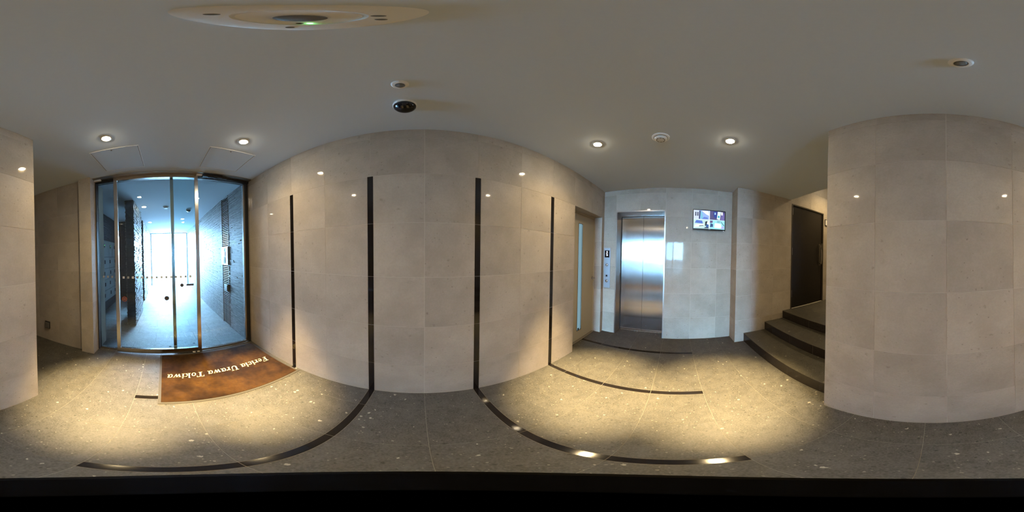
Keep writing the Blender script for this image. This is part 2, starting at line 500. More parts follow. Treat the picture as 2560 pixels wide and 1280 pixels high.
# steps up to the landing
st = thing('staircase', (1.45, -1.02, 0), 'three stone steps with black risers leading up to the black door', 'stairs')
SY = [-1.02, -1.385, -1.745, END]
SZ = [0.0, 0.153, 0.298, 0.438]
jx = [PXR] + [0.82, 1.22, 1.62, 2.02] + [SX]
for i in range(3):
    sp = obj('step', G().box(PXR + 0.001, SX - 0.001, SY[i + 1] if i < 2 else END, SY[i] - P2, 0, SZ[i + 1] - P2), 'fgrout', st)
    for a, b in zip(jx[:-1], jx[1:]):
        tile('riser_tile', a + GAP, b - GAP, SY[i] - 0.008, SY[i], SZ[i] + 0.001, SZ[i + 1] - 0.006, 'riser', sp)
    jt = [PXR, 1.22, 2.02, SX] if i % 2 == 0 else [PXR, 0.82, 1.62, SX]
    yb = [SY[i], SY[i + 1]] if i < 2 else [SY[3], -2.9, -2.5, -2.1, SY[2]][::-1]
    for y1, y0 in zip(yb[:-1], yb[1:]):
        for a, b in zip(jt[:-1], jt[1:]):
            tile('tread_tile', a + GAP, b - GAP, y0 + GAP, y1 + (0.002 if y1 == SY[i] else -GAP), SZ[i + 1] - 0.006, SZ[i + 1], 'tread', sp)

# ------------------------------------------------------------------ porch beyond the glass
vf = struct('floor_porch', G().box(VE, GX - 0.08, -1.65, VY + 0.1, -0.2, -0.002), 'vgrout', 'pale stone plank floor of the porch')
n = 0
x = GX - 0.08
while x > VE + 0.05:
    x2 = max(x - 0.3, VE)
    off = 0.3 if n % 2 else 0.0
    y = -1.65 - off
    while y < VY:
        a, b = max(y, -1.65), min(y + 0.6, VY + 0.05)
        if b - a > 0.02: tile('floor_tile', x2 + 0.0015, x - 0.0015, a + 0.0015, b - 0.0015, -THICK, 0, 'vfloor', vf)
        y += 0.6
    x = x2; n += 1
struct('ceiling_porch', G().box(VE, GX, -1.65, VY + 0.2, CEIL, CEIL + 0.2), 'ceil', 'bright ceiling of the porch beyond the glass')

def courses(name, parent, axis, face, sign, u0, u1, z0, z1, mat, h=0.0225, depth=0.014, lmin=0.10, lmax=0.34, gap=0.0016):
    """split-stone ledges too thin to tell apart singly: real geometry joined into one part"""
    g = G(); z = z0
    while z < z1 - 0.004:
        zt = min(z + h, z1); u = u0 - random.random() * lmax
        while u < u1:
            l = random.uniform(lmin, lmax); a, b = max(u, u0), min(u + l, u1)
            if b - a > 0.003:
                d = 0.003 + random.random() ** 1.6 * depth
                n0, n1 = (face - 0.004, face + d) if sign > 0 else (face - d, face + 0.004)
                if axis == 'y': g.box(a, b, n0, n1, z + gap, zt - gap)
                else: g.box(n0, n1, a, b, z + gap, zt - gap)
            u += l
        z = zt
    o = obj(name, g, mat, parent); o['kind'] = 'stuff'
    return o

LV0, LV1 = -2.995, -2.665
wv = struct('wall_porch_right', G().box(VE, LV0, VY, VY + 0.25, 0, CEIL).box(LV0, LV1, VY + 0.06, VY + 0.25, 0, CEIL)
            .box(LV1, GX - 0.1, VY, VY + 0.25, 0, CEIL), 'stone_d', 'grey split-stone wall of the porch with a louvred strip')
courses('stone_courses', wv, 'y', VY, -1, VE, LV0, 0, CEIL, 'stone', depth=0.009, lmin=0.2, lmax=0.7, gap=0.003)
courses('stone_courses', wv, 'y', VY, -1, LV1, GX - 0.1, 0, CEIL, 'stone', depth=0.009, lmin=0.2, lmax=0.7, gap=0.003)
fin = struct('wall_porch_fin', G().box(-4.0, -3.0, -0.695, -0.55, 0, CEIL), 'stone_d', 'free-standing split-stone fin wall in the porch')
courses('stone_courses', fin, 'y', -0.55, 1, -4.0, -3.0, 0, CEIL, 'stone', depth=0.02)
courses('stone_courses', fin, 'x', -3.0, 1, -0.695, -0.55, 0, CEIL, 'stone_d', depth=0.006)  # backlit end face, its shade put into the darker stone colour
courses('stone_courses', fin, 'y', -0.695, -1, -4.0, -3.0, 0, CEIL, 'stone', depth=0.02)
wv2 = struct('wall_porch_left', G().box(VE, -4.9, -1.65, -0.612, 0, CEIL), 'stone_d', 'split-stone wall beside the bright porch exit')
courses('stone_courses', wv2, 'y', -0.612, 1, VE, -4.9, 0, CEIL, 'stone', depth=0.02)
courses('stone_courses', wv2, 'x', -4.9, 1, -1.45, -0.612, 0, CEIL, 'stone_d', depth=0.006)  # end face toward the glass, shade again in the darker stone colour
wv3 = struct('wall_porch_mailbox', G().box(-4.9, -2.1, -1.65, -1.45, 0, CEIL), 'stone_d', 'dark split-stone wall around the mailboxes')
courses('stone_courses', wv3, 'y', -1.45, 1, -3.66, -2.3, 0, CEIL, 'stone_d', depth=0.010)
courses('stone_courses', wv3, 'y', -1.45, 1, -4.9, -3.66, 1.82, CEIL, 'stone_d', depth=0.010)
struct('ground', G().box(-60, VE, -30, 30, -0.3, -0.01), 'pave', 'overexposed pavement outside the porch')

# louvred strip with the entrance intercom
lv = thing('louvre_panel', ((LV0 + LV1) / 2, VY, 0), 'tall dark louvred strip let into the porch stone wall', 'louvre')
g = G()
z = 0.02
while z < CEIL - 0.03:
    g.add([(LV0 + 0.008, VY + 0.028, z + 0.016), (LV1 - 0.008, VY + 0.028, z + 0.016), (LV1 - 0.008, VY - 0.006, z), (LV0 + 0.008, VY - 0.006, z),
           (LV0 + 0.008, VY + 0.028, z + 0.020), (LV1 - 0.008, VY + 0.028, z + 0.020), (LV1 - 0.008, VY - 0.006, z + 0.013), (LV0 + 0.008, VY - 0.006, z + 0.013)],
          [(0, 1, 2, 3), (7, 6, 5, 4), (3, 2, 6, 7), (0, 4, 5, 1), (1, 5, 6, 2), (0, 3, 7, 4)])
    z += 0.034
tag(obj('slats', g, 'slat', lv), kind='stuff')
obj('frame', G().box(LV0, LV0 + 0.008, VY - 0.012, VY + 0.055, 0, CEIL).box(LV1 - 0.008, LV1, VY - 0.012, VY + 0.055, 0, CEIL), 'dgrey', lv)
obj('backing', G().box(LV0 + 0.008, LV1 - 0.008, VY + 0.045, VY + 0.055, 0, CEIL), 'gap', lv)
ic = thing('intercom_panel', (-2.83, VY - 0.01, 1.18), 'silver entrance intercom plate on the porch louvre', 'intercom')
obj('plate', G().box(-2.985, -2.675, VY - 0.03, VY - 0.012, 1.185, 1.52), 'panel', ic, bevel=0.003)
ip = obj('inset', G().box(-2.885, -2.775, VY - 0.034, VY - 0.029, 1.205, 1.50), 'display', ic)
obj('camera_lens', G().lathe((-2.83, VY - 0.033, 1.455), (0, -1, 0), [(0.018, 0), (0.018, 0.004), (0.0, 0.006)], 16), 'dome', ic)
obj('screen', G().box(-2.87, -2.79, VY - 0.037, VY - 0.033, 1.36, 1.42), 'grey', ic)
for r in range(3):
    for c in range(3):
        obj('key', G().box(-2.868 + 0.029 * c, -2.848 + 0.029 * c, VY - 0.038, VY - 0.033, 1.23 + 0.036 * r, 1.255 + 0.036 * r), 'sticker2', ic)
kb = thing('key_switch', (-2.80, VY - 0.01, 0.69), 'small grey key box low on the porch louvre', 'key box')
obj('housing', G().box(-2.86, -2.69, VY - 0.035, VY - 0.007, 0.70, 0.83), 'grey', kb, bevel=0.004)
obj('cover', G().box(-2.80, -2.70, VY - 0.045, VY - 0.034, 0.71, 0.82), 'slat', kb, bevel=0.003)

# mailbox bank
mb = thing('mailbox_bank', (-4.25, -1.43, 0), 'silver bank of mailboxes with dark locks seen left through the glass', 'mailboxes')
obj('carcass', G().box(-4.885, -3.668, -1.4495, -1.43, 0.16, 1.80), 'dgrey', mb)
mz = [0.26, 0.536, 0.815, 1.09, 1.376, 1.795]
for r in range(5):
    for c in range(3):
        x1 = -3.67 - 0.41 * c; x0 = x1 - 0.405
        d = obj('mailbox_door', G().box(x0, x1, -1.432, -1.415, mz[r] + 0.004, mz[r + 1] - 0.004), 'mail', mb, bevel=0.002)
        zc = mz[r + 1] - 0.12 if r < 4 else 1.65
        xl = x1 - (0.02 if (r + c) % 2 == 0 else 0.06)
        obj('lock', G().box(xl - 0.045, xl, -1.416, -1.405, zc - 0.045, zc + 0.045), 'black', d)
        if r == 4 and c < 2:
            obj('led', G().box(xl - 0.026, xl - 0.014, -1.407, -1.402, zc + 0.012, zc + 0.026), 'led_green', d)

# outer gate frame at the end of the porch
gf = thing('gate_frame', (VE + 0.1, 0.25, 0), 'pale grey door frame at the bright end of the porch', 'door frame')
obj('head', G().box(VE + 0.05, VE + 0.13, -0.60, VY - 0.02, 2.40, 2.455), 'frame_grey', gf)
for yy in (-0.595, VY - 0.07):
    obj('post', G().box(VE + 0.05, VE + 0.13, yy, yy + 0.05, 0, 2.40), 'frame_grey', gf)

# ------------------------------------------------------------------ glass entrance
def pane(name, g, parent): return obj(name, g, 'glass', parent)

tag(obj('header_plate', G().box(GX - 0.005, -1.915, -0.874, FY - 0.004, CEIL - 0.006, CEIL + 0.0), 'hsteel'),
    'flat bronze cover plate along the ceiling above the glass entrance', 'cover plate')
hb = thing('door_header', (GX - 0.067, 0.15, CEIL - 0.035), 'black track bar along the top of the glass entrance', 'door track')
obj('track', G().box(GX - 0.10, GX - 0.036, -0.876, FY - 0.01, CEIL - 0.034, CEIL - 0.001), 'gap', hb)
obj('track_lip', G().box(GX - 0.10, GX - 0.040, -0.876, FY - 0.01, CEIL - 0.038, CEIL - 0.034), 'dgrey', hb)
ds = thing('door_sensor', (GX + 0.03, 0.65, CEIL - 0.006), 'black motion sensor box above the right glass pane', 'sensor')
obj('housing', G().box(GX + 0.006, GX + 0.055, 0.505, 0.76, CEIL - 0.045, CEIL - 0.0065), 'black', ds, bevel=0.005)
obj('lens', G().box(GX + 0.012, GX + 0.05, 0.57, 0.69, CEIL - 0.050, CEIL - 0.044), 'dome', ds, bevel=0.002)
obj('bracket', G().box(GX + 0.006, GX + 0.020, 0.66, 0.83, CEIL - 0.038, CEIL - 0.0065), 'dgrey', ds)

sd = thing('sliding_glass_door', (GX - 0.015, -0.08, 0), 'steel-framed sliding glass door leaf with round stickers', 'door')
X0, X1 = GX - 0.030, GX + 0.004
DZ0, DZ1 = 0.012, CEIL - 0.008
obj('stile', G().box(X0, X1, -0.615, -0.568, DZ0, DZ1), 'steel', sd, bevel=0.002)
obj('stile', G().box(X0, X1, 0.402, 0.447, DZ0, DZ1), 'steel', sd, bevel=0.002)
obj('rail', G().box(X0, X1, -0.568, 0.402, DZ0, 0.088), 'steel', sd, bevel=0.002)
obj('rail', G().box(X0, X1, -0.568, 0.402, CEIL - 0.055, DZ1), 'steel', sd, bevel=0.002)
pn = pane('pane', G().box(GX - 0.018, GX - 0.010, -0.568, 0.402, 0.088, CEIL - 0.055), sd)
XS = GX - 0.0095
yy = -0.51; k = 0
while yy < 0.36:
    obj('film_square', G().box(XS, XS + 0.0006, yy - 0.013, yy + 0.013, 1.098, 1.126), 'sticker2' if k % 2 == 0 else 'sticker', pn)
    yy += 0.0597; k += 1
def disc(name, y, z, r, mat, parent, x=XS, t=0.0008):
    return obj(name, G().lathe((x, y, z), (1, 0, 0), [(r, 0), (r, t)], 28), mat, parent)
rs = disc('round_sticker', -0.505, 0.827, 0.033, 'rsticker', pn)
disc('sticker_face', -0.505, 0.827, 0.026, 'dsticker', rs, XS + 0.0008, 0.0004)
obj('sticker_mark', G().box(XS + 0.0012, XS + 0.0016, -0.522, -0.488, 0.822, 0.832), 'rsticker', rs)
disc('round_sticker', 0.026, 0.842, 0.030, 'dsticker', pn)
disc('lock_escutcheon', 0.217, 1.005, 0.023, 'dsticker', pn, XS, 0.006)
obj('door_label', G().box(XS, XS + 0.001, 0.272, 0.366, 0.994, 1.018), 'dsticker', pn)
obj('floor_guide', G().box(GX + 0.004, GX + 0.02, 0.33, 0.42, 0.001, 0.012), 'steel', sd)
obj('floor_guide', G().box(GX + 0.004, GX + 0.012, 0.365, 0.385, 0.012, 0.03), 'dgrey', sd)

PZ = CEIL - 0.040
w2 = thing('glass_side_panel', (GX - 0.06, 0.64, 0), 'wide fixed glass panel between the sliding door and the strip wall', 'glass panel')
X2, X3 = GX - 0.085, GX - 0.045
obj('stile', G().box(X2, X3, 0.100, 0.140, 0.01, PZ), 'steel', w2, bevel=0.002)
obj('stile', G().box(X2, X3, 1.098, 1.140, 0.01, PZ), 'steel', w2, bevel=0.002)
obj('seal', G().box(X2, GX - 0.01, 1.140, 1.156, 0.0, PZ), 'gap', w2)
obj('wall_trim', G().box(X2, GX - 0.002, 1.156, FY - 0.0005, 0.0, PZ), 'steel', w2)
obj('rail', G().box(X2, X3, 0.140, 1.098, 0.0, 0.022), 'steel', w2)
pane('pane', G().box(GX - 0.069, GX - 0.061, 0.140, 1.098, 0.022, PZ), w2)
obj('floor_channel', G().box(GX - 0.028, GX - 0.006, 0.45, 1.14, 0.0, 0.006), 'steel', w2)
obj('head_track', G().box(GX - 0.030, GX - 0.006, 0.452, FY - 0.002, CEIL - 0.032, CEIL - 0.001), 'gap', w2)
w1 = thing('glass_side_panel', (GX - 0.04, -0.74, 0), 'narrow fixed glass panel between the stone pier and sliding door', 'glass panel')
obj('stile', G().box(X2, GX - 0.002, -0.876, -0.862, 0.01, PZ), 'dgrey', w1)
obj('rail', G().box(X2, X3, -0.862, -0.60, 0.0, 0.03), 'steel', w1)
p1 = pane('pane', G().box(GX - 0.069, GX - 0.061, -0.862, -0.60, 0.03, PZ), w1)
obj('head_track', G().box(GX - 0.030, GX - 0.006, -0.876, -0.620, CEIL - 0.032, CEIL - 0.001), 'gap', w1)
for yy in (-0.80, -0.74, -0.68):
    obj('film_square', G().box(GX - 0.0605, GX - 0.0599, yy - 0.013, yy + 0.013, 1.098, 1.126), 'sticker', p1)
for ya, yb, lb in ((0.425, 0.50, 'small white end cap beside the black door sensor'), (-0.874, -0.78, 'small white end cap above the pier edge of the entrance')):
    tag(obj('end_cap', G().box(GX - 0.004, GX + 0.035, ya, yb, CEIL - 0.022, CEIL - 0.0065), 'white', bevel=0.002), lb, 'end cap', 'white caps on the door header')
for xx, yy in ((-2.225, 0.055), (-2.262, 0.394)):
    tag(obj('floor_stud', G().lathe((xx, yy, 0), (0, 0, 1), [(0.016, 0), (0.016, 0.004), (0.008, 0.006)], 16), 'dgrey'),
        'small dark stud in the porch floor ' + ('left of' if yy < 0.1 else 'right of') + ' the dark door stile', 'floor stud', 'studs in the porch floor')

# ------------------------------------------------------------------ entrance mat
mt = thing('entrance_mat', (-1.52, 0.54, 0), 'stained brown carpet mat with cream lettering by the glass door', 'mat')
MX0, MX1, MY0, MY1 = -1.972, -1.072, -0.072, 1.148
g = G().box(MX0, MX1, MY0, MY0 + 0.022, 0.0005, 0.005).box(MX0, MX1, MY1 - 0.022, MY1, 0.0005, 0.005)
g.box(MX0, MX0 + 0.022, MY0 + 0.022, MY1 - 0.022, 0.0005, 0.005).box(MX1 - 0.022, MX1, MY0 + 0.022, MY1 - 0.022, 0.0005, 0.005)
obj('border', g, 'rubber', mt)
obj('pile', G().box(MX0 + 0.022, MX1 - 0.022, MY0 + 0.022, MY1 - 0.022, 0.0005, 0.009), 'mat', mt)

# lettering: bold slanted serif built from pen strokes
def rect(x0, y0, x1, y1): return [(x0, y0), (x1, y0), (x1, y1), (x0, y1)]
def quad(x0, x1, y0, X0, X1, y1): return [(x0, y0), (x1, y0), (X1, y1), (X0, y1)]
def arc(cx, cy, rx, ry, a0, a1, thick, thin, n=18):
    out = []
    for i in range(n):
        pts = []
        for a in (a0 + (a1 - a0) * i / n, a0 + (a1 - a0) * (i + 1) / n):
            q = math.radians(a); t = thin + (thick - thin) * abs(math.cos(q)) ** 1.5
            pts.append(((cx + rx * math.cos(q), cy + ry * math.sin(q)), (cx + (rx - t) * math.cos(q), cy + (ry - t) * math.sin(q))))
        out.append([pts[0][0], pts[1][0], pts[1][1], pts[0][1]])
    return out
def blob(cx, cy, r): return [[(cx + r * math.cos(2 * PI * k / 12), cy + r * math.sin(2 * PI * k / 12)) for k in range(12)]]
GL = {
 'F': (0.66, [rect(.13, 0, .28, .72), rect(.02, 0, .40, .045), rect(.02, .675, .62, .72), quad(.55, .62, .675, .60, .62, .50), rect(.28, .35, .45, .395), rect(.42, .26, .465, .48)]),
 'U': (0.76, [rect(.10, .22, .25, .72), rect(0, .675, .36, .72), rect(.58, .22, .64, .72), rect(.48, .675, .74, .72)] + arc(.37, .24, .27, .25, 180, 360, .12, .07)),
 'T': (0.70, [rect(.26, 0, .42, .72), rect(.15, 0, .53, .045), rect(.0, .675, .68, .72), quad(.0, .08, .675, .0, .02, .50), quad(.60, .68, .675, .66, .68, .50)]),
 'e': (0.44, arc(.21, .25, .20, .26, 0, 315, .115, .05) + [rect(.07, .25, .40, .295)]),
 'o': (0.48, arc(.22, .25, .21, .26, 0, 360, .115, .05)),
 'c': (0.42, arc(.21, .25, .20, .26, 50, 315, .115, .05) + blob(.32, .40, .065)),
 'a': (0.52, arc(.19, .25, .19, .26, 0, 360, .115, .05) + [rect(.31, .05, .42, .51), quad(.33, .42, .06, .46, .50, .02), rect(.40, 0, .50, .05)]),
 'r': (0.42, [rect(.06, 0, .19, .50), rect(.0, .455, .19, .50), rect(.0, 0, .28, .04)] + arc(.32, .30, .14, .20, 60, 175, .06, .08) + blob(.36, .43, .07)),
 'i': (0.27, [rect(.06, 0, .19, .50), rect(.0, .455, .19, .50), rect(.0, 0, .26, .04)] + blob(.13, .64, .075)),
 'k': (0.52, [rect(.06, 0, .18, .74), rect(.0, .70, .18, .74), rect(.0, 0, .26, .04), quad(.16, .23, .22, .40, .46, .50), quad(.36, .50, 0, .20, .31, .30), rect(.32, .465, .52, .50), rect(.31, 0, .54, .04)]),
 'w': (0.72, [quad(.16, .25, 0, .03, .16, .50), quad(.16, .23, 0, .32, .37, .50), quad(.42, .51, 0, .29, .42, .50), quad(.42, .49, 0, .60, .65, .50), rect(-.02, .465, .20, .50), rect(.26, .465, .46, .50), rect(.54, .465, .70, .50)]),
 ' ': (0.26, []),
}
TEXT = 'Fericia Urawa Tokiwa'
adv = sum(GL[c][0] + 0.035 for c in TEXT)
K = 1.075 / adv                      # y runs down the reading direction
KX = 0.118
cur = 0.0
for c in TEXT:
    w, polys = GL[c]
    g = G()
    for q in polys:
        pts = [(cur + px + 0.20 * py, py) for px, py in q]
        P3 = [(-1.535 + py * KX, 1.075 - px * K, 0.0) for px, py in pts]
        nn = len(P3)
        area = sum(P3[i][0] * P3[(i + 1) % nn][1] - P3[(i + 1) % nn][0] * P3[i][1] for i in range(nn))
        if area < 0: P3 = P3[::-1]
        vs = [(a, b, 0.0088) for a, b, _ in P3] + [(a, b, 0.0102) for a, b, _ in P3]
        g.add(vs, [tuple(range(nn))[::-1], tuple(range(nn, 2 * nn))] + [(i, (i + 1) % nn, nn + (i + 1) % nn, nn + i) for i in range(nn)])
    if g.v: obj('letter', g, 'cream', mt)['label'] = 'cream serif letter ' + c
    cur += w + 0.035

# ------------------------------------------------------------------ cream door with a glazed slit (front wall, right end)
DY = FY + 0.141
d1 = tag(obj('door_1', G().box(DO0 + 0.03, 1.928, DY, DY + 0.04, 0.012, DOZ - 0.03).box(2.030, DO1 - 0.018, DY, DY + 0.04, 0.012, DOZ - 0.03)
             .box(1.928, 2.030, DY, DY + 0.04, 1.822, DOZ - 0.03).box(1.928, 2.030, DY, DY + 0.04, 0.012, 0.185), 'door_paint'),
         'cream painted door with a narrow vertical glazed slit', None, None, 'structure')
obj('slit_glass', G().box(1.930, 2.028, DY + 0.012, DY + 0.02, 0.187, 1.820), 'frost', d1)
g = G()
for a, b, c, d in ((1.922, 1.930, 0.18, 1.828), (2.028, 2.036, 0.18, 1.828), (1.930, 2.028, 0.18, 0.188), (1.930, 2.028, 1.820, 1.828)):
    g.box(a, b, DY - 0.004, DY + 0.012, c, d)
obj('slit_bead', g, 'steel', d1)
obj('slit_stop', G().box(1.965, 1.99, DY + 0.002, DY + 0.012, 0.19, 0.215), 'dgrey', d1)
obj('door_frame', G().box(DO0 + 0.0015, DO0 + 0.03, DY - 0.012, DY + 0.06, 0, DOZ - 0.0015).box(DO1 - 0.016, DO1 - 0.0015, DY - 0.012, DY + 0.06, 0, DOZ - 0.0015)
    .box(DO0 + 0.03, DO1 - 0.016, DY - 0.012, DY + 0.06, DOZ - 0.028, DOZ - 0.0015), 'door_paint', d1, bevel=0.002)
obj('threshold', G().box(DO0, DO1, FY + 0.10, DY + 0.04, 0.0, 0.010), 'steel', d1)
obj('backing', G().box(DO0, DO1, DY + 0.06, DY + 0.09, 0.0, DOZ), 'gap', d1)
hd = obj('lever_handle', G().tube([(2.345, DY - 0.002, 0.99), (2.345, DY - 0.045, 0.99), (2.335, DY - 0.052, 0.99), (2.25, DY - 0.052, 0.988)], 0.008), 'rsteel', d1, True)
obj('handle_rose', G().lathe((2.345, DY, 0.99), (0, -1, 0), [(0.024, 0), (0.024, 0.008), (0.018, 0.01)], 24), 'rsteel', hd, True)

# ------------------------------------------------------------------ elevator
el = thing('elevator_entrance', (2.70, 0.563, 0), 'brushed steel two-panel elevator doors in a recessed opening', 'elevator')
EX = 2.712
mid = 0.552
for a, b in ((EL0 - 0.06, mid - 0.002), (mid + 0.002, EL1 - 0.022)):
    d = obj('door_panel', G().box(EX, EX + 0.035, a, b, 0.012, 2.045), 'lift', el)
obj('door_seam', G().box(EX + 0.004, EX + 0.03, mid - 0.008, mid + 0.008, 0.012, 2.045), 'gap', el)
obj('jamb', G().box(RX + 0.002, EX + 0.05, EL1 - 0.018, EL1, 0.0, ELZ - 0.016), 'jamb', el)
obj('jamb', G().box(RX + 0.002, EX + 0.05, EL0, EL0 + 0.018, 0.0, ELZ - 0.016), 'jamb', el)
obj('head_jamb', G().box(RX + 0.002, EX + 0.05, EL0, EL1, ELZ - 0.016, ELZ), 'jamb', el)
obj('transom', G().box(EX - 0.012, EX + 0.03, EL0 + 0.018, EL1 - 0.018, 2.052, ELZ - 0.016), 'steel', el)
obj('hanger_gap', G().box(EX - 0.004, EX + 0.05, EL0 + 0.018, EL1 - 0.018, 2.044, 2.054), 'gap', el)
obj('side_gap', G().box(EX - 0.01, EX + 0.05, EL1 - 0.026, EL1 - 0.018, 0.01, 2.052), 'gap', el)
obj('sill', G().box(EX - 0.045, EX + 0.05, EL0 + 0.018, EL1 - 0.018, -0.002, 0.006), 'steel', el)

obj('shaft_light_block', G().box(EX + 0.055, EX + 0.085, EL0, EL1, -0.1, ELZ), 'gap', el)  # unseen board added to keep sky light from leaking under the panels
cp = thing('elevator_call_panel', (RX, 1.10, 0.82), 'silver elevator call panel with a lit floor display', 'call panel')
obj('plate', G().box(RX - 0.012, RX - 0.0005, 1.047, 1.158, 0.822, 1.487), 'panel', cp, bevel=0.002)
dp = obj('display', G().box(RX - 0.014, RX - 0.011, 1.063, 1.146, 1.330, 1.447), 'display', cp)
# up arrow over the digit 5 (y decreases to the right as seen from the lobby)
g = G(); xx = RX - 0.0145
def flat(g, pts, t=0.0008):
    vs = [(xx, y, z) for y, z in pts] + [(xx - t, y, z) for y, z in pts]; n = len(pts)
    g.add(vs, [tuple(range(n)), tuple(range(n, 2 * n))[::-1]] + [(i, n + i, n + (i + 1) % n, (i + 1) % n) for i in range(n)])
yc = 1.1045
flat(g, [(yc + 0.013, 1.418), (yc - 0.013, 1.418), (yc, 1.440)])
flat(g, [(yc + 0.005, 1.418), (yc + 0.005, 1.407), (yc - 0.005, 1.407), (yc - 0.005, 1.418)])
for (a, b, c, d) in ((-.013, .013, 1.395, 1.401), (.007, .013, 1.378, 1.397), (-.013, .013, 1.376, 1.382), (-.013, -.007, 1.360, 1.380), (-.013, .013, 1.357, 1.363)):
    flat(g, [(yc + b, c), (yc + a, c), (yc + a, d), (yc + b, d)])
obj('lit_digit', g, 'digit', dp)
for z, nm in ((1.207, 'call_button'), (0.937, 'call_button')):
    bq = obj(nm, G().lathe((RX - 0.012, 1.105, z), (-1, 0, 0), [(0.019, 0), (0.019, 0.004), (0.015, 0.007)], 24), 'steel', cp, True)
    obj('button_ring', G().lathe((RX - 0.0118, 1.105, z), (-1, 0, 0), [(0.022, 0), (0.022, 0.002)], 24), 'dgrey', bq)
obj('key_port', G().box(RX - 0.0135, RX - 0.011, 1.092, 1.120, 1.012, 1.040), 'display', cp)

# ------------------------------------------------------------------ monitor
tv = thing('wall_monitor', (RX, -0.50, 1.78), 'black wall monitor showing four security camera views', 'monitor')
TX = RX - 0.045
TY0, TY1, TZ0, TZ1 = -0.752, -0.243, 1.788, 2.110          # right, left, bottom, top
obj('back_shell', G().box(TX + 0.006, RX - 0.012, TY0 + 0.01, TY1 - 0.01, TZ0 + 0.01, TZ1 - 0.01), 'black', tv, bevel=0.004)
obj('wall_bracket', G().box(RX - 0.013, RX - 0.0005, -0.58, -0.42, 1.86, 2.02), 'dgrey', tv)
SYL, SYR, SZT, SZB = TY1 - 0.011, TY0 + 0.011, TZ1 - 0.011, TZ0 + 0.020
g = G().box(TX - 0.004, TX + 0.008, TY0, TY1, TZ0, SZB).box(TX - 0.004, TX + 0.008, TY0, TY1, SZT, TZ1)
g.box(TX - 0.004, TX + 0.008, TY0, SYR, SZB, SZT).box(TX - 0.004, TX + 0.008, SYL, TY1, SZB, SZT)
bz = obj('bezel', g, 'black', tv, bevel=0.001)
obj('maker_mark', G().box(TX - 0.0046, TX - 0.004, -0.515, -0.485, TZ0 + 0.008, TZ0 + 0.012), 'sticker2', bz)
obj('status_led', G().box(TX - 0.003, TX + 0.003, TY0 + 0.02, TY0 + 0.035, TZ0 - 0.004, TZ0), 'digit', bz)
PIC = [  # flat camera pictures on the screen: colour, outline in screen coordinates
 ((.85, .92, 1.0), [(0, 0), (1, 0), (1, 1), (0, 1)]),
 ((.42, .55, .85), [(0, .51), (.488, .51), (.488, 1), (0, 1)]), ((.70, .76, .90), [(0, .51), (.17, .51), (.17, 1), (0, 1)]),
 ((.02, .04, .12), [(.05, .68), (.085, .68), (.085, .90), (.05, .90)]), ((.02, .04, .12), [(.115, .68), (.15, .68), (.15, .90), (.115, .90)]),
 ((.04, .07, .22), [(.165, .52), (.20, .52), (.22, .97), (.175, .97)]), ((.90, .95, 1.0), [(.25, .98), (.47, .98), (.488, .72), (.40, .78)]),
 ((.30, .62, .75), [(.22, .55), (.30, .52), (.27, .88), (.22, .93)]), ((.22, .32, .70), [(.26, .52), (.46, .52), (.44, .62), (.33, .64)]),
 ((.17, .14, .30), [(.512, .51), (1, .51), (1, 1), (.512, 1)]), ((.02, .08, .42), [(.64, .66), (.73, .60), (.74, .98), (.63, .98)]),
 ((.60, .80, 1.0), [(.665, .80), (.70, .80), (.70, .92), (.665, .92)]), ((.80, 1.0, 1.0), [(.74, .56), (.84, .52), (.87, .98), (.77, .98)]),
 ((.05, .50, .60), [(.76, .70), (.80, .62), (.84, .70), (.80, .78)]), ((.28, .24, .50), [(.87, .52), (.99, .52), (.99, .90), (.89, .90)]),
 ((.95, .98, 1.0), [(.88, .80), (.93, .80), (.93, .97), (.88, .97)]),
 ((.62, .78, .76), [(0, 0), (.488, 0), (.488, .49), (0, .49)]), ((.15, .26, .66), [(.04, .30), (.30, .27), (.27, .43), (.09, .45)]),
 ((.86, .95, .82), [(.03, .07), (.33, .13), (.33, .27), (.05, .21)]), ((.22, .30, .34), [(.18, .11), (.32, .15), (.32, .19), (.18, .16)]),
 ((.01, .02, .04), [(.36, .16), (.40, .16), (.44, .42), (.37, .38)]), ((.08, .20, .45), [(.39, .07), (.48, .09), (.48, .22), (.41, .26)]),
 ((.03, .06, .16), [(.34, .03), (.48, .03), (.48, .09), (.36, .08)]), ((.92, 1.0, .92), [(.43, .26), (.48, .24), (.48, .42), (.45, .44)]),
 ((.45, .80, .86), [(.512, 0), (1, 0), (1, .49), (.512, .49)]), ((.05, .14, .32), [(.52, .10), (.62, .12), (.62, .27), (.54, .31)]),
 ((.22, .16, .32), [(.52, .32), (.60, .34), (.61, .46), (.52, .46)]), ((.88, 1.0, 1.0), [(.66, .08), (.90, .06), (.88, .30), (.68, .34)]),
 ((.12, .24, .30), [(.86, .44), (.88, .44), (.99, .22), (.97, .20)]), ((.55, .55, .85), [(.86, .04), (.98, .04), (.98, .16), (.93, .20)]),
 ((.30, .50, .58), [(.74, .38), (.84, .38), (.85, .45), (.75, .45)]),
]
names = []
g = G()
for i, (c, pts) in enumerate(PIC):
    key = 'pic%d' % i
    M[key] = emit('screen_colour', tuple(q ** 1.5 for q in c), 0.80); names.append(key)
    x = TX + 0.003 - 0.0001 * i
    P3 = [(x, SYL + (SYR - SYL) * u, SZB + (SZT - SZB) * v) for u, v in pts]
    g.add(P3, [(3, 2, 1, 0)], i)
obj('screen', g, names, tv)

